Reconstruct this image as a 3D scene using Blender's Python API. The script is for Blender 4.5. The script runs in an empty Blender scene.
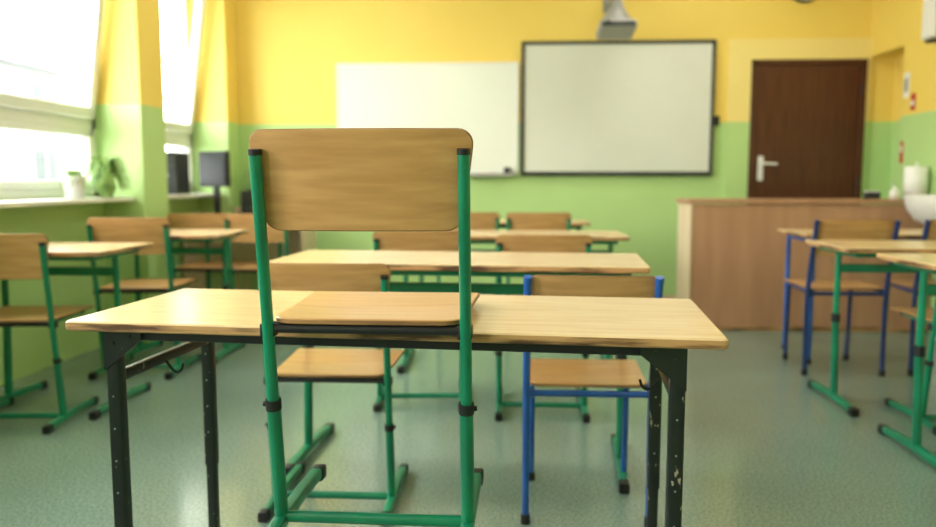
import bpy, bmesh, math, random
from mathutils import Vector, Matrix
random.seed(7)
scene = bpy.context.scene
# ------------------------------------------------------------------ materials
def srgb(r, g, b):
    f = lambda c: (c/255/12.92) if c/255 <= 0.04045 else ((c/255+0.055)/1.055)**2.4
    return (f(r), f(g), f(b), 1)
def new_mat(name):
    m = bpy.data.materials.new(name); m.use_nodes = True
    nt = m.node_tree; b = nt.nodes['Principled BSDF']
    return m, nt, b
def mat_noise(name, c1, c2, scale=(5,5,5), nscale=1.0, rough=0.5, metal=0.0, lo=0.35, hi=0.65, detail=4, bump=0.0, coat=0.0):
    m, nt, b = new_mat(name)
    tc = nt.nodes.new('ShaderNodeTexCoord'); mp = nt.nodes.new('ShaderNodeMapping')
    mp.inputs['Scale'].default_value = scale
    n = nt.nodes.new('ShaderNodeTexNoise'); n.inputs['Scale'].default_value = nscale; n.inputs['Detail'].default_value = detail
    r = nt.nodes.new('ShaderNodeValToRGB')
    r.color_ramp.elements[0].position = lo; r.color_ramp.elements[0].color = c1
    r.color_ramp.elements[1].position = hi; r.color_ramp.elements[1].color = c2
    nt.links.new(tc.outputs['Object'], mp.inputs['Vector']); nt.links.new(mp.outputs[0], n.inputs['Vector'])
    nt.links.new(n.outputs['Fac'], r.inputs['Fac']); nt.links.new(r.outputs['Color'], b.inputs['Base Color'])
    b.inputs['Roughness'].default_value = rough; b.inputs['Metallic'].default_value = metal
    b.inputs['Coat Weight'].default_value = coat; b.inputs['Coat Roughness'].default_value = .2
    if bump:
        bp = nt.nodes.new('ShaderNodeBump'); bp.inputs['Strength'].default_value = bump; bp.inputs['Distance'].default_value = 0.002
        nt.links.new(n.outputs['Fac'], bp.inputs['Height']); nt.links.new(bp.outputs[0], b.inputs['Normal'])
    return m
def solid(name, c, rough=0.5, metal=0.0, v=0.06):
    d = tuple(x*(1-v) for x in c[:3])+(1,)
    return mat_noise(name, d, c, (6,6,6), 1.0, rough, metal)

M_desktop = mat_noise('desk_laminate', srgb(216,185,140), srgb(227,200,156), (5,70,70), 1.0, 0.26, coat=.12)
M_edge    = mat_noise('desk_edge_wood', srgb(92,60,36), srgb(194,150,100), (6,6,70), 1.0, 0.5, lo=0.40, hi=0.56)
M_ply     = mat_noise('beech_plywood', srgb(184,137,84), srgb(205,159,104), (4,55,55), 1.0, 0.32, lo=.32, hi=.66, detail=6, coat=.12)
M_plyedge = mat_noise('plywood_edge', srgb(110,74,44), srgb(176,132,84), (4,4,150), 1.0, 0.6)
M_green   = mat_noise('green_enamel', srgb(6,112,82), srgb(12,134,98), (8,8,8), 1.0, 0.3)
M_blue    = mat_noise('blue_enamel', srgb(28,72,150), srgb(40,96,180), (8,8,8), 1.0, 0.3)
M_navy    = mat_noise('navy_enamel', srgb(24,46,98), srgb(30,56,116), (8,8,8), 1.0, 0.3)
M_black   = mat_noise('black_enamel', srgb(168,158,138), srgb(22,27,28), (75,75,38), 1.0, 0.35, lo=0.305, hi=0.335)
M_rubber  = solid('black_rubber', srgb(22,22,24), 0.6)
M_steel   = solid('brushed_steel', srgb(190,190,188), 0.3, 0.9)
M_white   = solid('white_plastic', srgb(232,232,228), 0.4, v=0.02)
M_grey    = solid('grey_plastic', srgb(160,160,156), 0.4, v=0.02)
M_wframe  = solid('window_pvc', srgb(224,227,220), 0.35, v=0.02)
M_dark    = solid('dark_plastic', srgb(36,38,42), 0.5)
M_boardfr = solid('board_frame', srgb(56,58,58), 0.4)
M_board   = mat_noise('board_enamel', srgb(214,218,208), srgb(221,225,216), (1,1,1), 1.0, 0.4)
M_board2  = mat_noise('whiteboard_melamine', srgb(230,236,226), srgb(236,241,232), (1,1,1), 1.0, 0.3)
M_door    = mat_noise('dark_brown_door', srgb(70,35,22), srgb(92,49,30), (60,60,3), 1.0, 0.4)
M_counter = mat_noise('counter_laminate', srgb(178,132,102), srgb(190,144,112), (14,14,1.5), 1.0, 0.45)
M_cside   = mat_noise('counter_side', srgb(222,196,166), srgb(230,206,178), (20,20,2), 1.0, 0.45)
M_leaf    = mat_noise('leaf_green', srgb(86,132,54), srgb(160,190,108), (20,20,20), 1.0, 0.5)
M_soil    = solid('soil', srgb(60,42,30), 0.9)
M_red     = solid('red_print', srgb(200,50,40), 0.5)
M_paper   = solid('paper', srgb(240,240,235), 0.8, v=0.02)
M_ceil    = solid('ceiling_paint', srgb(245,244,238), 0.9, v=0.02)
M_reveal  = solid('exterior_render', srgb(225,225,220), 0.9)
M_facade  = mat_noise('facade_render', srgb(128,130,126), srgb(140,142,136), (1,1,1), 1.0, 0.9)
M_fwin    = solid('facade_window', srgb(44,52,55), 0.6)
M_ground  = mat_noise('outdoor_ground', srgb(70,90,50), srgb(120,120,112), (.3,.3,.3), 1.0, 0.9)
M_screen  = solid('monitor_screen', srgb(34,38,44), 0.5)

def floor_mat():
    m, nt, b = new_mat('speckled_linoleum')
    tc = nt.nodes.new('ShaderNodeTexCoord')
    v = nt.nodes.new('ShaderNodeTexNoise'); v.inputs['Scale'].default_value = 110; v.inputs['Detail'].default_value = 3
    r = nt.nodes.new('ShaderNodeValToRGB')
    r.color_ramp.elements[0].position = .33; r.color_ramp.elements[0].color = srgb(100,128,116)
    r.color_ramp.elements[1].position = .66; r.color_ramp.elements[1].color = srgb(148,170,157)
    v2 = nt.nodes.new('ShaderNodeTexNoise'); v2.inputs['Scale'].default_value = 2.2; v2.inputs['Detail'].default_value = 6
    mx = nt.nodes.new('ShaderNodeMix'); mx.data_type = 'RGBA'; mx.blend_type = 'MULTIPLY'
    mx.inputs[0].default_value = 0.22
    nt.links.new(tc.outputs['Object'], v.inputs['Vector']); nt.links.new(tc.outputs['Object'], v2.inputs['Vector'])
    nt.links.new(v.outputs['Fac'], r.inputs['Fac'])
    nt.links.new(r.outputs['Color'], mx.inputs[6]); nt.links.new(v2.outputs['Fac'], mx.inputs[7])
    nt.links.new(mx.outputs[2], b.inputs['Base Color'])
    rr = nt.nodes.new('ShaderNodeMapRange'); rr.inputs[3].default_value = .10; rr.inputs[4].default_value = .26
    nt.links.new(v2.outputs['Fac'], rr.inputs[0]); nt.links.new(rr.outputs[0], b.inputs['Roughness'])
    b.inputs['Specular IOR Level'].default_value = .75
    return m
M_floor = floor_mat()
def wall_mat(name, yel1, yel2, g1, g2, line=1.53):
    m, nt, b = new_mat(name)
    g = nt.nodes.new('ShaderNodeNewGeometry'); s = nt.nodes.new('ShaderNodeSeparateXYZ')
    nt.links.new(g.outputs['Position'], s.inputs[0])
    gt = nt.nodes.new('ShaderNodeMath'); gt.operation = 'GREATER_THAN'; gt.inputs[1].default_value = line
    nt.links.new(s.outputs['Z'], gt.inputs[0])
    n = nt.nodes.new('ShaderNodeTexNoise'); n.inputs['Scale'].default_value = 3; n.inputs['Detail'].default_value = 5
    nt.links.new(g.outputs['Position'], n.inputs['Vector'])
    def mix(a, c):
        x = nt.nodes.new('ShaderNodeMix'); x.data_type = 'RGBA'
        nt.links.new(n.outputs['Fac'], x.inputs[0]); x.inputs[6].default_value = a; x.inputs[7].default_value = c; return x
    y = mix(yel1, yel2); gr = mix(g1, g2)
    f = nt.nodes.new('ShaderNodeMix'); f.data_type = 'RGBA'
    nt.links.new(gt.outputs[0], f.inputs[0]); nt.links.new(gr.outputs[2], f.inputs[6]); nt.links.new(y.outputs[2], f.inputs[7])
    nt.links.new(f.outputs[2], b.inputs['Base Color']); b.inputs['Roughness'].default_value = .6
    return m
M_wall = wall_mat('two_tone_wall', srgb(239,209,100), srgb(243,215,112), srgb(178,213,138), srgb(187,220,147))
M_wall2 = wall_mat('two_tone_wall_pale', srgb(240,218,134), srgb(244,224,144), srgb(178,213,138), srgb(187,220,147))
def glass_mat():
    m, nt, b = new_mat('window_glass')
    nt.nodes.remove(b); out = nt.nodes['Material Output']
    t = nt.nodes.new('ShaderNodeBsdfTransparent'); gl = nt.nodes.new('ShaderNodeBsdfGlossy'); gl.inputs['Roughness'].default_value = .02
    t.inputs[0].default_value = (.97,.98,.97,1)
    mx = nt.nodes.new('ShaderNodeMixShader'); mx.inputs[0].default_value = .06
    nt.links.new(t.outputs[0], mx.inputs[1]); nt.links.new(gl.outputs[0], mx.inputs[2]); nt.links.new(mx.outputs[0], out.inputs[0])
    return m
M_glass = glass_mat()
def emit_mat(name, c, s):
    m, nt, b = new_mat(name)
    b.inputs['Base Color'].default_value = c
    b.inputs['Emission Color'].default_value = c; b.inputs['Emission Strength'].default_value = s
    return m
M_fill = emit_mat('fill_light_panel', (1, .95, .87, 1), 11.5)  # glow of the added ceiling panels that softly fill the room

# ------------------------------------------------------------------ mesh builder
class MB:
    def __init__(s):
        s.v=[]; s.f=[]; s.mi=[]; s.sm=[]; s.mats=[]; s.M=Matrix.Identity(4)
    def add(s, vs, fs, mat, smooth=True):
        o=len(s.v); s.v += [tuple(s.M @ Vector(p)) for p in vs]
        if mat not in s.mats: s.mats.append(mat)
        k=s.mats.index(mat)
        for f in fs:
            s.f.append([i+o for i in f]); s.mi.append(k); s.sm.append(smooth)
    def mesh(s, name):
        me=bpy.data.meshes.new(name); me.from_pydata(s.v, [], s.f)
        for m in s.mats: me.materials.append(m)
        for p,k,sm in zip(me.polygons, s.mi, s.sm): p.material_index=k; p.use_smooth=sm
        bm=bmesh.new(); bm.from_mesh(me); bmesh.ops.recalc_face_normals(bm, faces=bm.faces); bm.to_mesh(me); bm.free()
        me.update(); return me
    def obj(s, name, loc=(0,0,0), yaw=0, scale=1):
        return place(s.mesh(name), name, loc, yaw, scale)
    def box(s, lo, hi, mat, bev=0.0, M=None):
        bm=bmesh.new(); bmesh.ops.create_cube(bm, size=1)
        c=[(a+b)/2 for a,b in zip(lo,hi)]; d=[abs(b-a) for a,b in zip(lo,hi)]
        for v in bm.verts: v.co=Vector([c[i]+v.co[i]*d[i] for i in range(3)])
        if bev: bmesh.ops.bevel(bm, geom=bm.edges[:], offset=min(bev, min(d)*.45), segments=2, profile=.5, affect='EDGES')
        if M is not None:
            for v in bm.verts: v.co = M @ v.co
        bm.verts.index_update()
        s.add([v.co.copy() for v in bm.verts], [[v.index for v in f.verts] for f in bm.faces], mat, False); bm.free()
    def tube(s, pts, rx, ry, mat, n=12, up=(0,0,1), sq=False, caps=True, capmat=None):
        pts=[Vector(p) for p in pts]; up=Vector(up); rings=[]
        for i,p in enumerate(pts):
            if i==0: t=pts[1]-p; k=1
            elif i==len(pts)-1: t=p-pts[i-1]; k=1
            else:
                a=(p-pts[i-1]).normalized(); b=(pts[i+1]-p).normalized(); t=a+b; k=1/max(.5,math.cos(a.angle(b)/2))
            t.normalize(); sd=t.cross(up)
            if sd.length<1e-3: sd=t.cross(Vector((0,1,0)))
            sd.normalize(); u=sd.cross(t).normalized(); ring=[]
            for j in range(n):
                a=2*math.pi*(j+.5)/n; c,sn=math.cos(a),math.sin(a)
                if sq: c=math.copysign(abs(c)**.35,c); sn=math.copysign(abs(sn)**.35,sn)
                ring.append(p+sd*rx*c+u*ry*sn)
            rings.append(ring)
        vs=[q for r in rings for q in r]; fs=[]
        for i in range(len(rings)-1):
            for j in range(n):
                a=i*n+j; b=i*n+(j+1)%n; fs.append([a,b,b+n,a+n])
        s.add(vs, fs, mat, True)
        if caps:
            s.add(rings[0],[list(range(n))],capmat or mat,False); s.add(rings[-1],[list(range(n))],capmat or mat,False)
    def lathe(s, prof, mat, c=(0,0,0), n=24, axis='Z'):
        vs=[];fs=[]
        for r,z in prof:
            for j in range(n):
                a=2*math.pi*j/n
                if axis=='Z': vs.append((c[0]+r*math.cos(a), c[1]+r*math.sin(a), c[2]+z))
                elif axis=='X': vs.append((c[0]+z, c[1]+r*math.cos(a), c[2]+r*math.sin(a)))
                else: vs.append((c[0]+r*math.cos(a), c[1]+z, c[2]+r*math.sin(a)))
        for i in range(len(prof)-1):
            for j in range(n):
                a=i*n+j;b=i*n+(j+1)%n; fs.append([a,b,b+n,a+n])
        s.add(vs,fs,mat,True)
    def plate(s, W0, W1, D, r, T, mt, me, fn, nx=16, nv=10, ch=0.002):
        rows=[]
        K=6
        for k in range(K+1):
            a=math.pi/2*k/K; rows.append((r*(1-math.cos(a)), r*(1-math.sin(a))))
        mid=[(r+(D-2*r)*i/nv, 0) for i in range(1,nv)]
        rows=rows+mid+[(D-a,b) for a,b in reversed(rows)]
        def hw(v): return (W0+(W1-W0)*v/D)/2
        G=[]
        for v,ins in rows:
            h=hw(v)-ins
            G.append([(h*(2*i/nx-1), v) for i in range(nx+1)])
        R=len(G); C=nx+1
        def inset(u,v,c):
            h=max(hw(v),1e-6); return (u*(1-c/h), v+(D/2-v)*(c/(D/2)))
        for sgn in (1,-1):
            vs=[]
            for row in G:
                for u,v in row:
                    uu,vv=inset(u,v,ch); vs.append(fn(uu,vv,sgn*T/2))
            fs=[[i*C+j,i*C+j+1,(i+1)*C+j+1,(i+1)*C+j] for i in range(R-1) for j in range(C-1)]
            s.add(vs,fs,mt,True)
        per=[G[0][j] for j in range(C)]+[G[i][C-1] for i in range(1,R)]+[G[R-1][j] for j in range(C-2,-1,-1)]+[G[i][0] for i in range(R-2,0,-1)]
        n=len(per); rg=[]
        for w,c in ((T/2,ch),(T/2-ch,0),(-T/2+ch,0),(-T/2,ch)):
            rg.append([fn(*inset(u,v,c),w) for u,v in per])
        vs=[q for x in rg for q in x]
        for i in range(3):
            fs=[[i*n+j,i*n+(j+1)%n,(i+1)*n+(j+1)%n,(i+1)*n+j] for j in range(n)]
            s.add(vs,fs,mt if i==0 else me,False)
def place(me, name, loc=(0,0,0), yaw=0, scale=1):
    o=bpy.data.objects.new(name, me); scene.collection.objects.link(o)
    o.location=loc; o.rotation_euler=(0,0,math.radians(yaw)); o.scale=(scale,)*3
    return o
def fillet(pts, r, n=5):
    pts=[Vector(p) for p in pts]; out=[pts[0]]
    for i in range(1,len(pts)-1):
        a=(pts[i-1]-pts[i]); b=(pts[i+1]-pts[i]); d=min(r,a.length*.45,b.length*.45)
        p0=pts[i]+a.normalized()*d; p1=pts[i]+b.normalized()*d
        for k in range(n+1):
            t=k/n; out.append(p0*(1-t)**2+pts[i]*2*t*(1-t)+p1*t*t)
    out.append(pts[-1]); return out

# ------------------------------------------------------------------ chairs
def seat(mb, y0, y1, z, w0=.335, w1=.385, r=.035):
    D=y1-y0
    def fn(u,v,w):
        t=v/D
        dip=-.008*math.exp(-((t-.4)/.25)**2)*(1-(u/.2)**2) - (.010*max(0,(t-.85)/.15)**2)
        return (u, y0+v, z-.0055+w+dip)
    mb.plate(w0,w1,D,r,.011,M_ply,M_plyedge,fn,nx=16,nv=14)
def make_tchair(frame):
    mb=MB(); L=.136
    py=lambda z:-L*(z-.02)
    for sx in (-1,1):
        X=sx*.187
        mb.tube([(X,-.125,.020),(X,0,.026),(X,.12,.026),(X,.265,.020)],.013,.013,frame,n=12,sq=True)
        mb.tube([(X,-.150,.016),(X,-.118,.018)],.0155,.016,M_rubber,sq=True)
        mb.tube([(X,.258,.018),(X,.290,.016)],.0155,.016,M_rubber,sq=True)
        mb.tube([(X,py(.03),.03),(X,py(.27),.27)],.0135,.016,frame,up=(0,1,0))
        mb.tube([(X,py(.262),.262),(X,py(.282),.282)],.0150,.0175,M_rubber,up=(0,1,0))
        mb.tube([(X+sx*.012,py(.272),.272),(X+sx*.020,py(.272),.272)],.005,.005,M_rubber)
        mb.tube([(X,py(.27),.27),(X,py(.752),.752)],.0112,.0125,frame,up=(0,1,0))
        mb.tube([(X,py(.747),.747),(X,py(.757),.757)],.0120,.0135,M_rubber,up=(0,1,0))
        mb.tube(fillet([(X,py(.424),.424),(X-sx*.03,.02,.424),(X-sx*.035,.27,.422)],.03),.009,.009,frame)
        mb.tube([(X-sx*.035,.262,.422),(X-sx*.035,.285,.422)],.011,.011,M_rubber)
        mb.box((X-.016,py(.424)-.004,.407),(X+.012,py(.424)+.028,.434),M_rubber,.004)
        for zz in (.655,.725):
            mb.tube([(X,py(zz)-.014,zz),(X,py(zz)-.011,zz)],.004,.004,frame,n=8)
    mb.tube([(-.187,0,.032),(.187,0,.032)],.012,.012,frame,up=(0,0,1))
    mb.tube([(-.185,-.050,.424),(.185,-.050,.424)],.009,.009,M_rubber)
    mb.tube([(-.15,.20,.4225),(.15,.20,.4225)],.008,.008,M_rubber)
    seat(mb,-.062,.345,.4455,w0=.355,w1=.385)
    zb,zt=.610,.793; D=zt-zb; wb,wt=.366,.413; y0=py(zb)+.020
    def fn(u,v,w):
        h=(wb+(wt-wb)*v/D)/2
        return (u, y0-L*v-.02*(1-min(1,(u/h)**2))+w, zb+v)
    mb.plate(wb,wt,D,.030,.010,M_ply,M_plyedge,fn,nx=20,nv=8)
    return mb.mesh('school_chair')
def make_4chair(frame):
    mb=MB()
    for sx in (-1,1):
        X=sx*.188
        mb.tube(fillet([(X,-.01,.012),(X,.0,.42),(X,-.085,.765)],.12),.0115,.0115,frame,up=(0,1,0))
        mb.tube([(X,-.0105,0),(X,-.01,.03)],.0145,.0145,M_rubber,up=(0,1,0))
        mb.tube([(X,-.083,.758),(X,-.088,.775)],.0128,.0128,frame,up=(0,1,0))
        mb.tube(fillet([(X,.0,.418),(X*.86,.33,.418),(X*.86,.345,.012)],.05),.0105,.0105,frame,up=(0,1,0.01))
        mb.tube([(X*.86,.3455,0),(X*.86,.345,.03)],.014,.014,M_rubber,up=(0,1,0))
    mb.tube([(-.188,.0,.408),(.188,.0,.408)],.010,.010,frame)
    mb.tube([(-.16,.27,.414),(.16,.27,.414)],.009,.009,frame)
    seat(mb,-.005,.365,.440,w0=.352,w1=.385)
    def fn(u,v,w):
        y=-.026-.22*v-.02*(1-min(1,(u/.19)**2)); return (u,y+w,.60+v)
    mb.plate(.372,.384,.178,.03,.010,M_ply,M_plyedge,fn,nx=20,nv=8)
    return mb.mesh('school_chair')
CH_G=make_tchair(M_green); CH_B=make_4chair(M_blue); CH_N=make_4chair(M_navy)
# ------------------------------------------------------------------ desks
def desktop(mb, W, D, z, T=.022):
    def fn(u,v,w): return (u, v-D/2, z-T/2+w)
    mb.plate(W,W,D,.012,T,M_desktop,M_edge,fn,nx=8,nv=4,ch=.003)
def make_black_desk(W=1.32, D=.5, z=.763):
    mb=MB(); desktop(mb,W,D,z,.020)
    zb=z-.020; lx=W/2-.085; ly=D/2-.045
    for sx in (-1,1):
        for sy in (-1,1):
            X=sx*lx; Y=sy*ly
            mb.tube([(X,Y,.30),(X,Y,zb)],.0150,.0150,M_black,up=(0,1,0),sq=True)
            mb.tube([(X,Y,.01),(X,Y,.32)],.0125,.0125,M_black,up=(0,1,0),sq=True)
            mb.tube([(X,Y,.0),(X,Y,.03)],.016,.016,M_rubber,up=(0,1,0),sq=True)
            g=[(0,0),(-.085,0),(-.085,-.018),(-.045,-.050),(0,-.085)]
            yy=Y+sy*.0168
            vs=[(X+sx*(.015)+sx*a, yy+d, zb-.002+b) for d in (-.002,.002) for a,b in g]
            n=len(g); fs=[list(range(n)),list(range(n,2*n))]+[[i,(i+1)%n,(i+1)%n+n,i+n] for i in range(n)]
            mb.add(vs,fs,M_black,False)
            for a,b in ((-.022,-.028),(-.06,-.014)):
                mb.tube([(X+sx*(.016+a), yy-sy*.001, zb+b),(X+sx*(.016+a), yy+sy*.005, zb+b)],.0045,.0045,M_black,n=10)
            for q in (.60,.53,.46,.39):
                mb.tube([(X, Y-.0160, q),(X, Y-.0146,q)],.0020,.0020,M_steel,n=8)
        mb.tube([(sx*lx,-ly,z-.125),(sx*lx,ly,z-.125)],.010,.012,M_black,sq=True)
        mb.tube([(sx*lx,-ly,zb-.014),(sx*lx,ly,zb-.014)],.012,.0135,M_black,sq=True)
        h=[(sx*(lx-.014),-.03,z-.130),(sx*(lx-.028),-.03,z-.150),(sx*(lx-.040),-.03,z-.158),(sx*(lx-.052),-.03,z-.150),(sx*(lx-.056),-.03,z-.135)]
        mb.tube(fillet(h,.01),.003,.003,M_rubber,n=8,up=(0,1,0))
    for sy in (-1,1):
        mb.tube([(-lx,sy*ly,zb-.012),(lx,sy*ly,zb-.012)],.010,.0115,M_rubber,sq=True)
    return mb.mesh('school_desk')
def make_tdesk(frame, W=1.3, D=.5, z=.755):
    mb=MB(); desktop(mb,W,D,z); zb=z-.022; lx=W/2-.07
    for sx in (-1,1):
        X=sx*lx
        mb.tube([(X,-.02,.03),(X,.0,.40)],.0165,.020,frame,up=(0,1,0))
        mb.tube([(X,.0,.385),(X,.0,.425)],.020,.0235,M_rubber,up=(0,1,0))
        mb.tube([(X,.0,.40),(X,.0,zb-.02)],.0135,.017,frame,up=(0,1,0))
        mb.tube([(X,-D/2+.04,zb-.012),(X,D/2-.04,zb-.012)],.0125,.0118,frame,sq=True)
        mb.tube([(X,-.23,.022),(X,-.05,.030),(X,.08,.030),(X,.23,.022)],.0155,.015,frame,sq=True)
        mb.tube([(X,-.262,.018),(X,-.222,.020)],.018,.018,M_rubber,sq=True)
        mb.tube([(X,.222,.020),(X,.262,.018)],.018,.018,M_rubber,sq=True)
    mb.box((-lx,-.012,z-.135),(lx,.012,z-.095),frame,.006)
    for sy in (-1,1):
        mb.tube([(-lx,sy*(D/2-.06),zb-.012),(lx,sy*(D/2-.06),zb-.012)],.009,.0115,frame,sq=True)
    return mb.mesh('school_desk')
def make_4desk(frame, W=1.2, D=.5, z=.75):
    mb=MB(); desktop(mb,W,D,z); zb=z-.022; lx=W/2-.06; ly=D/2-.05
    for sx in (-1,1):
        for sy in (-1,1):
            mb.tube([(sx*lx,sy*ly,.02),(sx*lx,sy*ly,zb)],.014,.014,frame,up=(0,1,0))
            mb.tube([(sx*lx,sy*ly,0),(sx*lx,sy*ly,.03)],.017,.017,M_rubber,up=(0,1,0))
        mb.tube([(sx*lx,-ly,zb-.015),(sx*lx,ly,zb-.015)],.011,.0145,frame,sq=True)
    for sy in (-1,1): mb.tube([(-lx,sy*ly,zb-.015),(lx,sy*ly,zb-.015)],.011,.0145,frame,sq=True)
    return mb.mesh('school_desk')
D_BLK=make_black_desk(); D_T=make_tdesk(M_green); D_T2=make_tdesk(M_green,W=1.32,z=.768); D_T12=make_tdesk(M_green,W=1.2); D_TS=make_tdesk(M_green,W=.68,z=.745); D_4B=make_4desk(M_blue,W=1.15)

def desk_at(me, cx, cy, yaw=0): return place(me,'school_desk',(cx,cy,0),yaw)
def chair_at(me, cx, cy, yaw=0, s=1, z=0): return place(me,'school_chair',(cx,cy,z),yaw,s)
# foreground desk + hung chair
desk_at(D_BLK,-.242,1.730,-4.9)
chair_at(CH_G,-.272,1.486,-1.0,1,.3485)
# row 2
desk_at(D_T2,-.190,2.87,-4.0)
chair_at(CH_G,-.575,2.43,0,1.01)
chair_at(CH_B,.232,2.335,0)
# row 3
desk_at(D_T,-.03,4.43,0)
chair_at(CH_G,-.43,3.62,4,1.04)
chair_at(CH_G,.135,3.50,0,1.03)
# row 4
desk_at(D_T,-.1,5.80,0)
chair_at(CH_G,.17,5.28,0,1.06)
chair_at(CH_G,-.30,5.30,0,1.06)
# left column
desk_at(D_TS,-2.11,3.52,0)
chair_at(CH_G,-2.14,3.20,5,1.05)
desk_at(D_TS,-1.99,4.58,0)
chair_at(CH_G,-2.03,4.12,3,1.08)
desk_at(D_TS,-1.96,5.60,0)
chair_at(CH_G,-2.10,5.22,0,1.05)
chair_at(CH_G,-1.69,5.18,0,1.05)
# right column
desk_at(D_T12,2.08,3.03,0)
desk_at(D_T12,2.06,3.76,0)
chair_at(CH_G,1.96,3.40,0,1.04)
desk_at(D_4B,2.22,4.74,0)
chair_at(CH_N,1.79,4.28,0,1.09)
chair_at(CH_N,2.36,4.30,0,1.09)

# ------------------------------------------------------------------ room shell
XL,XC,XR,YF,YB,H=-2.62,-2.35,2.90,6.70,-2.6,3.1
mb=MB(); mb.box((XL-.3,YB-.2,-.12),(XR+.5,YF+.2,0),M_floor); mb.obj('floor')
mb=MB(); mb.box((XL-.3,YB-.2,H),(XR+.5,YF+.2,H+.15),M_ceil); mb.obj('ceiling')
mb=MB(); mb.box((XL-.28,YF,0),(XR+.45,YF+.2,H),M_wall); mb.obj('wall_front')
mb=MB(); mb.box((XL-.28,YB-.2,0),(XR+.45,YB,H),M_wall); mb.obj('wall_back')
mb=MB(); mb.box((1.76,YF-.03,0),(1.945,YF,2.20),M_wall2); mb.box((1.945,YF-.03,2.03),(2.86,YF,2.20),M_wall2); mb.box((2.86,YF-.03,0),(2.90,YF,2.20),M_wall2); mb.obj('trim_1')
mb=MB()
mb.box((XR,YB,0),(XR+.25,6.14,H),M_wall); mb.box((XR,6.14,2.05),(XR+.25,YF,H),M_wall); mb.box((XR+.2,6.14,0),(XR+.4,YF,2.05),M_wall)
mb.obj('wall_right')
piers=[(YB,-2.0),(-.75,-.40),(.95,1.30),(2.60,2.95),(4.90,5.25),(6.42,YF)]
Z0,Z1=.95,2.72
mb=MB()
for x0,x1,mm in ((XL-.09,XL,M_wall),(XL-.25,XL-.09,M_reveal)):
    mb.box((x0,YB,0),(x1,YF,Z0),mm); mb.box((x0,YB,Z1),(x1,YF,H),mm)
    for a,b in piers: mb.box((x0,a,Z0),(x1,b,Z1),mm)
for a,b in piers: mb.box((XL,a,0),(XC,b,H),M_wall,.006)
mb.obj('wall_left')
for k in range(len(piers)-1):
    y0,y1=piers[k][1],piers[k+1][0]
    mb=MB(); x=XL-.05
    fw=.055
    mb.box((x-.06,y0,Z0),(x+.02,y0+fw,Z1),M_wframe,.006); mb.box((x-.06,y1-fw,Z0),(x+.02,y1,Z1),M_wframe,.006)
    mb.box((x-.06,y0,Z0),(x+.02,y1,Z0+fw),M_wframe,.006); mb.box((x-.06,y0,Z1-fw),(x+.02,y1,Z1),M_wframe,.006)
    zr=1.40
    mb.box((x-.06,y0,zr-.035),(x+.02,y1,zr+.035),M_wframe,.006)
    s=.045
    mb.box((x-.03,y0+fw,Z0+fw),(x+.03,y0+fw+s,zr-.035),M_wframe,.006); mb.box((x-.03,y1-fw-s,Z0+fw),(x+.03,y1-fw,zr-.035),M_wframe,.006)
    mb.box((x-.03,y0+fw,Z0+fw),(x+.03,y1-fw,Z0+fw+s),M_wframe,.006); mb.box((x-.03,y0+fw,zr-.035-s),(x+.03,y1-fw,zr-.035),M_wframe,.006)
    mb.box((x-.006,y0+fw+s,Z0+fw+s),(x+.006,y1-fw-s,zr-.035-s),M_glass)
    zz0,zz1=zr+.035,Z1-fw
    R=Matrix.Translation((x+.02,0,zz0))@Matrix.Rotation(math.radians(8),4,'Y')@Matrix.Translation((-x-.02,0,-zz0))
    a0,a1=y0+fw-.012,y1-fw+.012; s=.07
    mb.box((x-.02,a0,zz0),(x+.045,a0+s,zz1),M_wframe,.008,R); mb.box((x-.02,a1-s,zz0),(x+.045,a1,zz1),M_wframe,.008,R)
    mb.box((x-.02,a0,zz0),(x+.045,a1,zz0+s),M_wframe,.008,R); mb.box((x-.02,a0,zz1-s),(x+.045,a1,zz1),M_wframe,.008,R)
    mb.box((x+.006,a0+s,zz0+s),(x+.018,a1-s,zz1-s),M_glass,0,R)
    mb.box((x+.045,(a0+a1)/2-.015,zz1-.055),(x+.06,(a0+a1)/2+.015,zz1-.015),M_white,.003,R)
    mb.box((x+.06,(a0+a1)/2-.01,zz1-.05),(x+.08,(a0+a1)/2+.11,zz1-.03),M_white,.003,R)
    mb.obj('window_%d'%(k+1))
    mb=MB(); mb.box((XL-.06,y0+.001,Z0-.03),(XL+.21,y1-.001,Z0-.002),M_wframe,.008); mb.obj('trim_%d'%(k+2))
    l=bpy.data.lights.new('window_portal','AREA'); l.shape='RECTANGLE'; l.size=y1-y0; l.size_y=Z1-Z0; l.cycles.is_portal=True
    lo=bpy.data.objects.new('window_portal',l); scene.collection.objects.link(lo)
    lo.location=(XL-.27,(y0+y1)/2,(Z0+Z1)/2)
    lo.rotation_euler=(math.radians(90),0,math.radians(-90))
mb=MB(); mb.box((XC,YF-.015,0),(1.76,YF,.08),M_cside,.003); mb.obj('baseboard_front')
mb=MB(); mb.box((XR-.015,YB,0),(XR,5.50,.08),M_cside,.003); mb.obj('baseboard_right')

# ------------------------------------------------------------------ boards, door
mb=MB(); a,b,c,d=-1.484,.03,1.115,2.02; y=YF-.002
mb.box((a,y-.018,c),(b,y-.004,d),M_board2,.002)
for q in ((a-.012,c-.012,b+.012,c+.006),(a-.012,d-.006,b+.012,d+.012),(a-.012,c,a+.004,d),(b-.004,c,b+.012,d)):
    mb.box((q[0],y-.024,q[1]),(q[2],y,q[3]),M_white,.002)
mb.obj('whiteboard')
mb=MB(); mb.box((-.42,YF-.09,1.085),(.0,YF-.002,1.100),M_grey,.003); mb.box((-.42,YF-.09,1.095),(.0,YF-.085,1.112),M_grey,.002)
mb.box((-.08,YF-.07,1.1),(-.02,YF-.03,1.16),M_boardfr,.004)
for i,mm in enumerate((M_red,M_blue,M_dark)): mb.tube([(-.3+i*.02,YF-.075+i*.016,1.108),(-.18+i*.02,YF-.075+i*.016,1.108)],.007,.007,mm)
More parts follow.
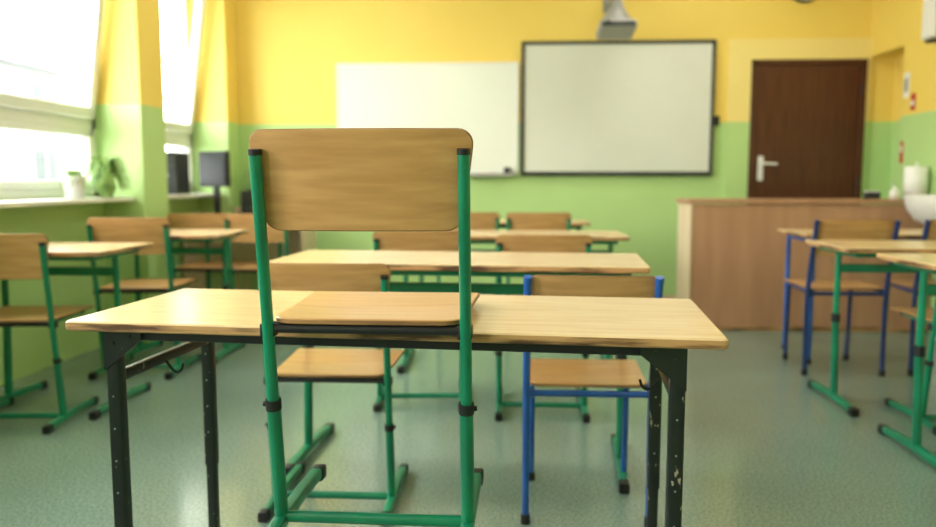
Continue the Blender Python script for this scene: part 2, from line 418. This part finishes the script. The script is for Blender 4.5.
mb.obj('marker_tray')
mb=MB(); a,b,c,d=.065,1.650,1.09,2.195
mb.box((a+.02,y-.035,c+.02),(b-.02,y-.004,d-.02),M_board,.002)
for q in ((a,c,b,c+.035),(a,d-.028,b,d),(a,c,a+.028,d),(b-.028,c,b,d)):
    mb.box((q[0],y-.048,q[1]),(q[2],y-.002,q[3]),M_boardfr,.005)
mb.box((b+.005,y-.03,1.50),(b+.05,y-.002,1.58),M_dark,.004)
mb.obj('interactive_whiteboard')
mb=MB(); px=.79
mb.box((px-.06,YF-.02,2.42),(px+.06,YF-.002,2.60),M_grey,.004)
mb.tube([(px,YF-.01,2.50),(px,6.10,2.50)],.03,.022,M_grey,sq=True)
mb.tube([(px,6.28,2.50),(px,6.28,2.33)],.022,.022,M_steel)
mb.lathe([(.02,.24),(.045,.235),(.06,.17),(.10,.11),(.12,.06)],M_grey,(px,6.28,2.20),24)
Rp=Matrix.Translation((px,6.28,2.21))@Matrix.Rotation(math.radians(-8),4,'X')
mb.box((-.145,-.15,-.04),(.145,.15,.045),M_grey,.03,Rp)
mb.box((-.125,-.156,-.020),(.125,-.148,.015),M_boardfr,.004,Rp)
mb.tube([Rp@Vector((-.08,-.155,0)),Rp@Vector((-.08,-.170,0))],.022,.022,M_screen,n=20)
mb.obj('projector')
mb=MB(); mb.lathe([(0,-.04),(.12,-.04),(.13,-.035),(.13,-.001)],M_boardfr,(2.35,YF,2.615),32,'Y'); mb.lathe([(0,-.042),(.115,-.042)],M_paper,(2.35,YF,2.615),32,'Y')
mb.box((2.347,YF-.048,2.615),(2.353,YF-.044,2.705),M_dark); mb.box((2.35,YF-.048,2.612),(2.41,YF-.044,2.618),M_dark)
mb.obj('wall_clock')
mb=MB()
mb.box((1.945,YF-.05,0),(1.985,YF-.001,2.03),M_door,.004); mb.box((2.82,YF-.05,0),(2.86,YF-.001,2.03),M_door,.004); mb.box((1.945,YF-.05,1.99),(2.86,YF-.001,2.03),M_door,.004)
mb.box((1.987,YF-.035,.005),(2.818,YF-.002,1.988),M_door,.003)
mb.box((2.02,YF-.042,1.05),(2.065,YF-.034,1.25),M_white,.003)
mb.tube([(2.04,YF-.04,1.19),(2.04,YF-.09,1.19)],.010,.010,M_white); mb.tube([(2.035,YF-.09,1.19),(2.16,YF-.09,1.185)],.012,.010,M_white)
for z in (.3,1.0,1.75): mb.tube([(2.822,YF-.055,z),(2.822,YF-.055,z+.07)],.007,.007,M_boardfr)
mb.obj('door_1')
# ------------------------------------------------------------------ counter
mb=MB()
mb.box((1.25,5.55,.0),(XR-.02,5.57,.885),M_counter,.002)
mb.box((1.23,5.54,0),(1.25,5.93,.89),M_cside,.003)
mb.box((1.25,5.57,0),(XR-.02,5.92,.06),M_cside); mb.box((1.25,5.57,.45),(XR-.02,5.92,.468),M_cside)
mb.box((1.21,5.53,.89),(XR-.005,5.95,.918),M_counter,.004)
mb.box((1.25,5.546,.0),(XR-.02,5.552,.03),M_edge)
mb.obj('teacher_counter')
mb=MB(); mb.lathe([(.02,0),(.075,0),(.075,.22),(.02,.22),(.02,0)],M_paper,(0,0,0),32); mb.lathe([(0,0),(.085,0),(.085,-.008),(0,-.008)],M_white,(0,0,0),24)
mb.tube([(0,0,0),(0,0,.25)],.008,.008,M_white); mb.obj('paper_towel_roll',(2.81,5.68,.927))
mb=MB(); mb.lathe([(0,0),(.03,0),(.032,.06),(.012,.07),(.012,.085),(0,.085)],M_white,(0,0,0),20); mb.tube([(0,0,.08),(0,0,.10),(-.03,0,.10)],.005,.005,M_white,n=8); mb.obj('soap_bottle',(2.66,5.66,.919))
mb=MB(); mb.box((-.05,-.03,0),(.05,.03,.05),M_dark,.006); mb.box((-.045,-.025,.05),(.045,.025,.058),M_paper,.002); mb.obj('tissue_box',(2.56,5.78,.919))
mb=MB()
n=28; prof=[(1.0,.0),(1.0,-.03),(.92,-.09),(.66,-.16),(.35,-.19),(0,-.19)]; inn=[(1.0,0),(.9,.0),(.82,-.04),(.6,-.11),(.2,-.14),(0,-.14)]
for pr in (prof,inn):
    vs=[];fs=[]
    for r,z in pr:
        for j in range(n):
            a=2*math.pi*j/n; cx=math.copysign(abs(math.cos(a))**.75,math.cos(a)); sy=math.copysign(abs(math.sin(a))**.75,math.sin(a))
            vs.append((2.735+.16*r*cx, 5.24+.23*r*sy, .955+z))
    for i in range(len(pr)-1):
        for j in range(n): fs.append([i*n+j,i*n+(j+1)%n,(i+1)*n+(j+1)%n,(i+1)*n+j])
    mb.add(vs,fs,M_white,True)
mb.tube([(2.82,5.26,0),(2.82,5.26,.80)],.035,.035,M_white)
mb.tube(fillet([(2.86,5.24,.95),(2.86,5.24,1.04),(2.74,5.24,1.04),(2.74,5.24,1.01)],.03),.010,.010,M_steel)
mb.obj('wash_basin')
mb=MB(); mb.box((XR-.12,5.52,2.00),(XR-.001,5.68,2.30),M_white,.02); mb.box((XR-.10,5.55,1.98),(XR-.03,5.65,2.0),M_dark,.003); mb.obj('paper_towel_dispenser')
mb=MB(); mb.box((XR-.006,6.03,1.66),(XR-.001,6.11,1.84),M_paper,.001); mb.box((XR-.008,6.045,1.70),(XR-.005,6.095,1.80),M_grey); mb.obj('wall_poster')
mb=MB(); mb.box((XR-.006,5.93,1.56),(XR-.001,5.99,1.68),M_red,.001); mb.box((XR-.008,5.94,1.59),(XR-.005,5.98,1.63),M_paper); mb.obj('fire_sign')
mb=MB(); mb.box((XR-.006,6.07,1.18),(XR-.001,6.11,1.34),M_red,.001); mb.box((XR-.008,6.08,1.26),(XR-.005,6.10,1.31),M_paper); mb.obj('exit_sign')

# ------------------------------------------------------------------ computer corner
mb=MB(); mb.box((-2.60,5.96,.735),(-1.62,6.40,.76),M_cside,.004)
for xx in (-2.58,-1.645): mb.box((xx,5.99,0),(xx+.02,6.38,.735),M_cside,.003)
mb.box((-2.56,6.3,.35),(-1.645,6.32,.735),M_cside); mb.obj('computer_desk')
mb=MB(); mb.box((-.075,-.11,0),(.075,.11,.31),M_dark,.008); mb.box((-.065,-.115,.20),(.065,-.108,.23),M_boardfr,.002); mb.box((-.065,-.115,.25),(.065,-.108,.27),M_boardfr,.002)
mb.tube([(0,-.108,.14),(0,-.116,.14)],.012,.012,M_steel); mb.obj('computer_tower',(-2.52,5.74,Z0-.002),0)
mb=MB(); mb.box((-.20,-.02,.24),(.20,.02,.52),M_dark,.008); mb.box((-.18,-.024,.265),(.18,-.019,.505),M_screen); mb.box((-.03,.0,.01),(.03,.03,.3),M_dark,.004); mb.box((-.11,-.09,0),(.11,.09,.015),M_dark,.005)
mb.obj('computer_monitor',(-2.36,6.12,.76),-38)
mb=MB(); mb.box((-.21,-.07,0),(.21,.07,.018),M_dark,.004)
for i in range(13):
    for j in range(4): mb.box((-.195+i*.03,-.055+j*.028,.018),(-.171+i*.03,-.033+j*.028,.024),M_boardfr)
mb.obj('computer_keyboard',(-1.86,6.04,.761),-5)
mb=MB(); mb.box((-.17,-.10,0),(.17,.10,.21),M_dark,.012); mb.box((-.13,-.105,.05),(.13,-.098,.09),M_boardfr,.003); mb.box((-.12,-.02,.21),(.12,.08,.22),M_boardfr,.004); mb.obj('desktop_printer',(-2.00,6.25,.761),0)
# ------------------------------------------------------------------ plants
def plant(loc, R, Ht, nl, pot, name='potted_spider_plant', pr=.06, ph=.13, lw=1.0):
    mb=MB()
    mb.lathe([(0,0),(pr*.72,0),(pr*.95,ph*.85),(pr*1.05,ph*.86),(pr*1.05,ph),(pr*.9,ph),(pr*.88,ph*.9)],pot,(0,0,0),24)
    mb.lathe([(pr*.9,ph*.9),(0,ph*.92)],M_soil,(0,0,0),24)
    for i in range(nl):
        a=random.uniform(0,2*math.pi); L=random.uniform(.5,1)*R; h=random.uniform(.3,1)*Ht; w=random.uniform(.006,.010)*lw
        vs=[];fs=[];N=8; ca,sa=math.cos(a),math.sin(a)
        for k in range(N+1):
            t=k/N; r=.01+L*t; z=ph*.9+h*(2.6*t-2.4*t*t) - .06*t**3
            ww=w*(1-t**2.2)+.0008
            vs+= [(r*ca-sa*ww, r*sa+ca*ww, z),(r*ca, r*sa, z-ww*.4),(r*ca+sa*ww, r*sa-ca*ww, z)]
        for k in range(N):
            o=k*3; fs+=[[o,o+1,o+4,o+3],[o+1,o+2,o+5,o+4]]
        mb.add(vs,fs,M_leaf,True)
    return mb.obj(name,loc)
plant((-2.49,4.34,Z0-.001),.095,.09,36,M_white,pr=.062,ph=.125)
plant((-2.46,4.64,Z0-.001),.15,.28,140,M_leaf,pr=.045,ph=.07,lw=1.1)
mb=MB(); mb.box((-2.33,6.44,.80),(-2.07,6.68,.825),M_cside,.003)
for xx in (-2.32,-2.10):
    for yy in (6.45,6.65): mb.box((xx,yy,0),(xx+.02,yy+.02,.80),M_cside)
mb.obj('plant_stand')
plant((-2.20,6.56,.826),.09,.36,60,M_white,pr=.06,ph=.12)

# ------------------------------------------------------------------ fill lights added on the ceiling, out of view
for k,(x,y) in enumerate([(-1.3,-.8),(1.4,-.8),(-1.3,1.6),(1.4,1.6),(-1.3,4.0),(1.4,4.0),(-1.3,5.7),(1.4,5.7)]):
    mb=MB(); mb.box((x-.62,y-.16,H-.07),(x+.62,y+.16,H),M_white,.01); mb.box((x-.59,y-.13,H-.078),(x+.59,y+.13,H-.069),M_fill); mb.obj('added_fill_light')
# ------------------------------------------------------------------ outside
mb=MB(); mb.box((-60,-40,-3.2),(XL-.3,60,-3.0),M_ground); mb.obj('outdoor_ground')
mb=MB(); mb.box((-30,-2,-3),(-20,44,5.6),M_facade)
for i in range(11):
    for j in range(3):
        y0=0+i*4; z0=-1.8+j*2.7
        mb.box((-20.02,y0,z0),(-19.97,y0+1.6,z0+1.5),M_fwin); mb.box((-19.98,y0+.76,z0),(-19.94,y0+.84,z0+1.5),M_facade)
        mb.box((-20.0,y0-.1,z0-.12),(-19.88,y0+1.7,z0),M_fwin)
mb.box((-30.3,-2.3,5.6),(-19.7,44.3,5.8),M_fwin)
mb.obj('building_facade')

# ------------------------------------------------------------------ world & camera
w=bpy.data.worlds.new('overcast_sky'); scene.world=w; w.use_nodes=True
bg=w.node_tree.nodes['Background']; bg.inputs[0].default_value=(1,.99,.965,1); bg.inputs[1].default_value=16.0
cam=bpy.data.cameras.new('camera'); co=bpy.data.objects.new('camera',cam); scene.collection.objects.link(co)
co.location=(0,0,1.05); co.rotation_euler=(math.radians(90-6.04),0,math.radians(3.27))
cam.sensor_width=36; cam.lens=784/936*36; cam.clip_start=.05
cam.dof.use_dof=True; cam.dof.focus_distance=1.45; cam.dof.aperture_fstop=2.4
scene.camera=co
scene.view_settings.view_transform='Standard'
scene.view_settings.look='None'
scene.view_settings.exposure=0.05
